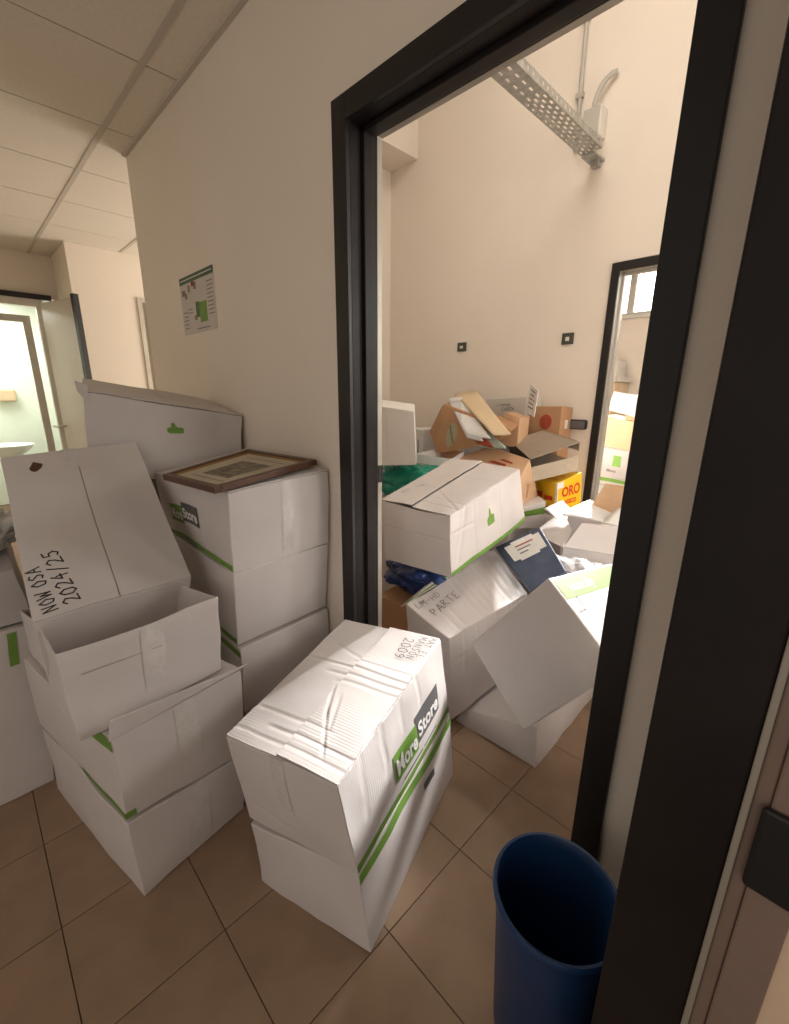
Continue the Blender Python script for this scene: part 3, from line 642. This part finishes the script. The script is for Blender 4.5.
# papers on it
def sheet(name, label, cat, q, m, t=.004, group=None, nn=8, curl=.01):
    q = [V(p) for p in q]; n = (q[1]-q[0]).cross(q[3]-q[0]).normalized()
    c = sum(q, V((0, 0, 0)))/4
    o = thing(name, label, cat, c, group)
    fn = lambda u, v: lerp4(q, u, v) + n*(curl*math.sin(3*u+2*v) + curl*2*(u-.5)**2)
    obj('page', G().grid(fn, nn, nn), m, o, smooth=60, solid=t)
    return o
sheet('document_folder', 'manila folder lying on the heap of papers', 'folder', [(-1.83, 2.36, 1.333), (-1.345, 2.10, 1.118), (-1.265, 2.15, 1.135), (-1.705, 2.44, 1.345)], M_manila, .006)
sheet('paper_sheet', 'white sheet slipping out from under the manila folder', 'paper', [(-1.83, 2.30, 1.305), (-1.54, 2.12, 1.105), (-1.36, 2.10, 1.105), (-1.74, 2.36, 1.31)], M_paper, .004)
sheet('paper_sheet', 'greyish sheet sliding down the brown leaf carton', 'paper', [(-1.80, 2.27, 1.285), (-1.53, 2.11, 1.088), (-1.40, 2.09, 1.088), (-1.72, 2.33, 1.288)], mat('grey_paper', (.58, .57, .57), .7), .004)
sheet('magazine', 'magazine with reddish cover at the edge of the papers', 'magazine', [(-1.86, 2.30, 1.265), (-1.46, 2.12, 1.060), (-1.34, 2.10, 1.062), (-1.78, 2.36, 1.272)], M_redk, .012)
sheet('magazine', 'pale green magazine lowest under the loose papers', 'magazine', [(-1.87, 2.32, 1.250), (-1.44, 2.12, 1.045), (-1.27, 2.12, 1.065), (-1.78, 2.38, 1.255)], mat('pale_green', (.40, .47, .38), .6), .014)
# brown carton with reddish printing, top visible
b = Carton('brown carton with reddish printing lying below the leaf carton', [(-1.66, 2.13, .68), (-1.20, 2.13, .66), (-1.20, 2.45, .68), (-1.62, 2.45, .68), (-1.70, 2.14, .925), (-1.185, 2.15, .908), (-1.205, 2.27, .985), (-1.60, 2.46, 1.01)], M_kraft2, group=BG, warp=.004, flaps=False)
b.shape('print_mark', 'T', [[(.45, .35), (.75, .30), (.72, .42), (.5, .46)], [(.55, .55), (.8, .5), (.78, .58), (.6, .64)]], M_redk, .0015)
# white document carton by the wall with raised flap
b = Carton('white document carton with printed side and a raised flap by the wall', quadbox([(-1.755, 2.62, 1.0), (-1.452, 2.62, 1.0), (-1.448, 2.62, 1.322), (-1.755, 2.62, 1.304)], (0, .2, 0)), mat('offwhite', (.62, .58, .52), .7), group=BG, warp=.002, bulge=0, flaps=False)
b.text('F', 'C. EMPORI', (.30, .83), 0, .022, M_ink, .002); b.text('F', 'CARTA', (.42, .74), 0, .030, M_ink, .002)
fq = [(-1.449, 2.62, 1.228), (-1.320, 2.40, 1.201), (-1.305, 2.40, 1.344), (-1.427, 2.62, 1.391)]
fq = [(-1.449, 2.615, 1.228), (-1.335, 2.52, 1.205), (-1.322, 2.52, 1.358), (-1.427, 2.615, 1.400)]
obj('raised_flap', G().slab(fq, .004), M_paper, b.o)
fv = [V(p) for p in fq]
for k in range(5):
    v = .82-.15*k
    obj('flap_print', G().poly([lerp4(fv, u, w) + V((.002, -.003, 0)) for u, w in ((.2, v), (.75-.1*(k % 2), v), (.75-.1*(k % 2), v+.05), (.2, v+.05))]), M_redk if k == 2 else M_pens, b.o)
# brown carton with a red oval against the wall
b = Carton('brown carton with red oval print against the back wall', [(-1.44, 2.66, .66), (-1.215, 2.637, .66), (-1.236, 2.835, .66), (-1.44, 2.84, .66), (-1.44, 2.66, 1.262), (-1.219, 2.637, 1.269), (-1.236, 2.835, 1.256), (-1.44, 2.84, 1.25)], M_kraft, group=BG, warp=.003, bulge=.003, flaps=False)
b.shape('oval_print', 'F', [[(.55+.19*math.cos(t), .845+.075*math.sin(t)) for t in [k*math.pi/10 for k in range(20)]]], M_redk, .0015)
b.rects('label', 'R', [(.35, .6, .78, .87)], M_paper)
b = Carton('small brown box standing left of the red oval carton', quadbox([(-1.53, 2.45, 1.02), (-1.392, 2.45, 1.02), (-1.389, 2.45, 1.202), (-1.495, 2.45, 1.231)], (0, .12, 0)), M_kraft2, group=BG, warp=.002, bulge=0, flaps=False, n=4)
# taupe metal drawer unit
dt = [(-1.229, 2.32, .979), (-1.009, 2.46, 1.088), (-1.312, 2.61, 1.123), (-1.478, 2.50, 1.051)]
tv = [V(p) for p in dt]; dn = V((.010, -.006, -.105))
du = thing('drawer_unit', 'taupe metal letter drawer unit tipped on the yellow box', 'drawer unit', tv[0] + dn)
obj('top_panel', G().slab(tv, .006), M_taupe, du, bevel=.002)
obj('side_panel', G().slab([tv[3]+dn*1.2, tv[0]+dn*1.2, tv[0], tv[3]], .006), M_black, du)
obj('side_panel', G().slab([tv[1]+dn*.5, tv[2]+dn*.5, tv[2], tv[1]], .006), M_taupe, du)
obj('back_panel', G().slab([tv[2]+dn*1.2, tv[3]+dn*1.2, tv[3], tv[2]], .006), M_taupe, du)
obj('base_panel', G().slab([p + dn*1.15 for p in tv], .006), M_taupe, du)
fp = [V(p) for p in ((-1.214, 2.30, .845), (-.999, 2.44, .927), (-1.005, 2.44, 1.010), (-1.223, 2.30, .930))]
dr = obj('drawer', G().slab(fp, .012), mat('taupe_front', (.50, .42, .32), .45), du, bevel=.002)
kp = lerp4(fp, .80, .55)
obj('knob', G().tube([kp, kp + V((.006, -.010, 0))], .006), M_alu, dr).location = (0, 0, 0)
kq = lerp4(tv, .28, .18)
obj('rivet', G().tube([kq, kq + V((0, 0, .006))], .006), M_alu, du)
# yellow coffee box
OB = [(-1.284, 2.50, .665), (-1.061, 2.36, .665), (-1.000, 2.56, .665), (-1.22, 2.70, .665), (-1.290, 2.50, .818), (-1.070, 2.36, .857), (-1.020, 2.56, .900), (-1.24, 2.70, .870)]
b = Carton('yellow coffee box lettered ORO under the metal drawer unit', OB, M_yellow, group=BG, warp=.001, bulge=.001, flaps=False, n=5)
b.text('R', 'ORO', (.20, .52), 0, .080, M_red, .002, sx=.85)
b.text('R', 'CLASSICO', (.16, .30), 0, .036, M_red, .002, sx=.8)
b.rects('label', 'R', [(.03, .26, .80, .97)], M_paper); b.rects('edge_band', 'R', [(0, .04, 0, 1)], M_white)
b.rects('edge_band', 'F', [(.95, 1, 0, 1)], M_white); b.rects('red_band', 'F', [(.2, .45, .45, .66), (.55, .86, .42, .56)], M_red)
b.rects('label', 'F', [(.62, .9, .0, .2)], M_ink)
b.rects('print_lines', 'T', [(.2, .8, .25, .3), (.2, .8, .5, .54)], M_red)
b = Carton('white box with green band below the yellow coffee box', [(-1.20, 2.15, .60), (-1.093, 2.28, .60), (-1.20, 2.42, .60), (-1.30, 2.28, .60), (-1.163, 2.18, .727), (-1.088, 2.285, .758), (-1.20, 2.40, .758), (-1.27, 2.28, .735)], M_box, group=BG, warp=.001, bulge=0, flaps=False, n=4)
b.patch('green_stripe', 'F', 0, 1, .55, .80, M_green)
b = Carton('small pinkish brown box beside the yellow coffee box', quadbox([(-1.262, 2.24, .76), (-1.183, 2.24, .77), (-1.173, 2.24, .853), (-1.258, 2.24, .852)], (-.02, .09, 0)), M_kraft2, group=BG, warp=.001, bulge=0, flaps=False, n=4)
# green plastic bag and open tray
blob('plastic_bag', 'dark green plastic bag beneath the plain white box', 'bag', (-1.80, 1.95, .80), (.26, .13, .11), M_greenbag, 7.7, .38)
tr_ = thing('cardboard_tray', 'open white tray with tan inside behind the green bag', 'tray', (-1.8, 2.2, .85))
tq = [V(p) for p in ((-1.935, 2.10, .90), (-1.63, 2.10, .90), (-1.66, 2.26, .93), (-1.86, 2.28, .93))]
up = V((0, .01, .055))
obj('base', G().slab(tq, .006), M_kraft2, tr_)
for k in range(4):
    a, c = tq[k], tq[(k+1) % 4]
    obj('side', G().slab([a, c, c+up, a+up], .004), M_paper if k != 2 else M_kraft2, tr_)

# ------------------------------------------------------------------ right side heap inside the doorway
P6 = [(-.80, 1.90, .36), (-.36, 2.02, .36), (-.56, 2.56, .36), (-.97, 2.32, .36), (-.801, 1.914, .655), (-.38, 2.02, .66), (-.56, 2.50, .713), (-.98, 2.32, .713)]
b = Carton('open crumpled white carton full of papers, right of the box file', P6, group=BG, warp=.014, bulge=.004, flaps=False, open_top=True)
b.hand('L', 'ATTI', (.3, .5), 0, .04, M_pens)
ff = [(-1.02, 2.10, .712), (-.84, 2.06, .67), (-.86, 2.24, .74), (-1.02, 2.36, .74)]
obj('side_flap', G().slab([(-1.03, 2.05, .64), (-.80, 1.915, .65), (-.83, 2.05, .70), (-1.0, 2.31, .72)], .004), M_box, b.o)
obj('inner_flap', G().slab([(-.865, 2.30, .74), (-.60, 2.30, .74), (-.60, 2.34, .90), (-.80, 2.33, .90)], .004), M_kraft2, b.o)
obj('long_flap', G().slab([(-.801, 1.914, .656), (-.38, 2.02, .662), (-.42, 2.17, .755), (-.79, 2.06, .745)], .004), M_box, b.o)
Carton('white carton on the floor under the open crumpled carton', [(-.98, 1.98, 0), (-.40, 2.05, 0), (-.46, 2.5, 0), (-.98, 2.33, 0), (-.98, 1.98, .35), (-.40, 2.05, .35), (-.46, 2.5, .35), (-.98, 2.33, .35)], group=BG, flaps=False, n=5)
sheet('paper_sheet', 'curled white sheet lying in the open crumpled carton', 'paper', [(-.93, 2.12, .735), (-.62, 2.10, .74), (-.60, 2.32, .765), (-.88, 2.36, .765)], M_paper, .003, curl=.02)
sheet('paper_sheet', 'sheet of handwritten notes on the crumpled carton flap', 'paper', [(-1.04, 2.16, .745), (-.92, 2.06, .735), (-.90, 2.20, .765), (-1.0, 2.30, .77)], M_paper, .002, curl=.006)
sheet('document_folder', 'white folder standing out of the open crumpled carton', 'folder', [(-.72, 2.08, .735), (-.46, 2.12, .74), (-.48, 2.28, .80), (-.70, 2.26, .79)], M_white, .004, curl=.01)
blob('plastic_bag', 'clear crumpled plastic bag beside the navy box file', 'bag', (-.67, 1.80, .60), (.14, .10, .045), M_clear, 5.2, .4)

RG = 'unseen cartons added behind the right door jamb to block light'  # unseen stack added to keep window light off the doorway floor
for lab, x0, x1, y0, y1, z0, z1 in (('added light-blocking carton on the floor just inside the right jamb', -.20, .42, 1.08, 1.46, 0, .27), ('added light-blocking carton second up just inside the right jamb', -.19, .43, 1.07, 1.45, .274, .54),
        ('added light-blocking carton on the floor further inside on the right', -.16, .48, 1.74, 2.12, 0, .27), ('added light-blocking carton second up further inside on the right', -.15, .47, 1.75, 2.13, .274, .54), ('added light-blocking carton topmost further inside on the right', -.17, .45, 1.74, 2.12, .544, .80)):
    b = Carton(lab, [(x0, y0, z0), (x1, y0, z0), (x1, y1, z0), (x0, y1, z0), (x0, y0, z1), (x1, y0, z1), (x1, y1, z1), (x0, y1, z1)], group=RG, warp=.003, bulge=.003, n=6)
    b.patch('green_stripe', 'F', 0, 1, .02, .10, M_green)
# ------------------------------------------------------------------ wall fittings in the store room
for lab, x0, x1, z0, z1 in (('left small dark socket plate high on the back wall', -2.19, -2.11, 1.649, 1.712), ('right small dark socket plate high on the back wall, nearer the door', -1.362, -1.286, 1.645, 1.713)):
    s = thing('wall_socket', lab, 'socket', ((x0+x1)/2, 2.849, (z0+z1)/2), 'socket plates on the back wall')
    obj('plate', G().box(x0, x1, 2.838, 2.849, z0, z1), M_grplate, s, bevel=.003)
    obj('hole', G().box(x0+.026, x1-.026, 2.835, 2.8385, z0+.020, z1-.024), M_pvcw, s, bevel=.003)
s = thing('wall_intercom', 'black rounded wall unit beside the second doorway', 'wall unit', (-1.19, 2.849, 1.155))
obj('housing', G().box(-1.247, -1.131, 2.81, 2.849, 1.124, 1.186), M_black, s, bevel=.014)
obj('front_plate', G().box(-1.238, -1.140, 2.806, 2.811, 1.132, 1.178), M_ink, s, bevel=.002)
lm = thing('added_ceiling_lamp', 'added white tube lamp on the unseen store room ceiling', 'lamp', (-.9, 1.5, 3.9))  # fixture added out of view to go with the overhead fill
obj('housing', G().box(-1.55, -.25, 1.40, 1.56, 3.80, 3.90), M_pvcw, lm, bevel=.01)
obj('tube', G().tube([(-1.5, 1.48, 3.785), (-.3, 1.48, 3.785)], .013, 12), mat('added_tube_glow', (.9, .9, .9), .4, emit=((1, .96, .9), 1.5)), lm)  # glowing tube of the added lamp
# cable tray with real slots
ct = thing('cable_tray', 'perforated galvanised cable tray under the store room ceiling', 'cable tray', (-1.235, 1.9, 2.615))
X_0, X_1, Yt0, Yt1, Zt = -1.31, -1.192, 1.06, 2.74, 2.615
g = G(); ncol, dy = 11, .0145; nr = int((Yt1-Yt0)/dy); dx = (X_1-X_0)/ncol
for r in range(nr):
    for c in range(ncol):
        hole = (c % 2 == 1) and ((r + (c//2 % 2)*2) % 4 < 2) and (r//14 % 5 != 4 or c in (3, 7))
        if hole: continue
        x, y = X_0+c*dx, Yt0+r*dy
        g.poly([(x, y, Zt), (x+dx, y, Zt), (x+dx, y+dy, Zt), (x, y+dy, Zt)])
obj('tray_base', g, M_galv, ct, solid=.0015, merge=True)
for xs in (X_0, X_1):
    g = G()
    for r in range(nr):
        for c in range(4):
            if c in (1, 2) and r % 3 == 0: continue
            y = Yt0+r*dy; z = Zt+c*.009
            g.poly([(xs, y, z), (xs, y+dy, z), (xs, y+dy, z+.009), (xs, y, z+.009)])
    obj('side_rail', g, M_galv, ct, solid=.0015, merge=True)
obj('end_bracket', G().box(X_0+.01, X_1-.03, 2.72, 2.849, 2.600, 2.612).box(X_0+.03, X_0+.07, 2.80, 2.849, 2.575, 2.612), M_galv, ct)
jb = thing('junction_box', 'pale grey electrical junction box at the end of the cable tray', 'junction box', (-1.27, 2.79, 2.76))
obj('body', G().box(-1.335, -1.235, 2.765, 2.849, 2.705, 2.845), M_pvcw, jb, bevel=.006)
obj('lid', G().box(-1.330, -1.240, 2.755, 2.766, 2.711, 2.839), M_pvc, jb, bevel=.004)
jp = [(-1.295, 2.80, 2.84), (-1.292, 2.80, 2.875), (-1.283, 2.80, 2.91), (-1.268, 2.805, 2.943), (-1.246, 2.81, 2.97), (-1.22, 2.82, 2.988), (-1.20, 2.83, 2.994)]
obj('flexible_conduit', G().tube(jp, [.012+.002*(k % 2) for k in range(len(jp))], 10), M_pvc, jb, smooth=60)
cd = thing('conduit_pipe', 'thin grey conduit running up the back wall above the tray', 'pipe', (-1.40, 2.835, 2.65))
obj('pipe', G().tube([(-1.395, 2.836, 2.70), (-1.41, 2.836, 3.9)], .012, 10), M_pvc, cd, smooth=60)
obj('clip', G().box(-1.425, -1.385, 2.822, 2.849, 3.30, 3.325), M_pvc, cd); obj('clip', G().box(-1.42, -1.38, 2.822, 2.849, 2.95, 2.975), M_pvc, cd)

# ------------------------------------------------------------------ heap in the far room
FG = 'boxes in the far room'
b = Carton('orange-brown open carton heaped in the far room', quadbox([(-1.14, 3.5, 1.10), (-.90, 3.45, 1.05), (-.86, 3.45, 1.27), (-1.10, 3.5, 1.33)], (.02, .25, 0)), M_kraft2, group=FG, warp=.004, n=4)
b.text('F', 'FRAGILE', (.1, .45), 0, .04, M_kraft, .002)
b = Carton('brown carton lower in the far room heap', quadbox([(-1.26, 3.42, .97), (-.95, 3.40, .93), (-.94, 3.40, 1.13), (-1.25, 3.42, 1.19)], (.0, .25, 0)), M_kraft2, group=FG, warp=.004, n=4)
b = Carton('white carton with green band seen through the second doorway', quadbox([(-1.26, 3.36, .70), (-.80, 3.34, .68), (-.80, 3.34, .92), (-1.26, 3.36, .97)], (0, .34, 0)), M_box, group=FG, warp=.004, n=4)
b.patch('green_stripe', 'F', 0, 1, .10, .20, M_green); b.patch('logo_green', 'F', .30, .42, .55, .85, M_green); b.text('F', 'More', (.22, .38), 0, .03, M_pens)
b = Carton('white carton with red print low in the far room', quadbox([(-1.26, 3.33, .45), (-.80, 3.31, .45), (-.80, 3.31, .67), (-1.26, 3.33, .69)], (0, .34, 0)), M_paper, group=FG, warp=.003, n=4)
b.text('F', 'FORNITURE', (.06, .62), 0, .03, M_redk); b.rects('label', 'F', [(.36, .40, .1, .9)], M_redk)
b.patch('orange_print', 'F', .42, .52, .3, .6, M_kraft)
Carton('bottom white carton standing in the far room', quadbox([(-1.26, 3.34, 0), (-.80, 3.32, 0), (-.80, 3.32, .44), (-1.26, 3.34, .44)], (0, .34, 0)), M_box, group=FG, warp=.003, n=4, flaps=False)
sheet('paper_sheet', 'bright white sheet lying over the far room cartons', 'paper', [(-1.24, 3.44, 1.23), (-1.02, 3.42, 1.18), (-1.06, 3.46, 1.34), (-1.22, 3.48, 1.36)], M_paper, .003)
cb = thing('wall_cabinet', 'pale box cabinet standing against the far room wall', 'cabinet', (-1.75, 4.8, 0))
obj('body', G().box(-2.0, -1.62, 4.6, 4.98, 0, 1.46), M_manila, cb, bevel=.01)
obj('top', G().box(-2.02, -1.60, 4.58, 4.98, 1.46, 1.50), M_pvcw, cb)
obj('door', G().box(-1.98, -1.64, 4.59, 4.602, .05, 1.40), M_manila, cb)
tag(obj('storage_box', G().box(-1.95, -1.66, 4.70, 4.95, 1.501, 1.66), M_pvcw, bevel=.004), 'small pale box on top of the far room cabinet', 'box')
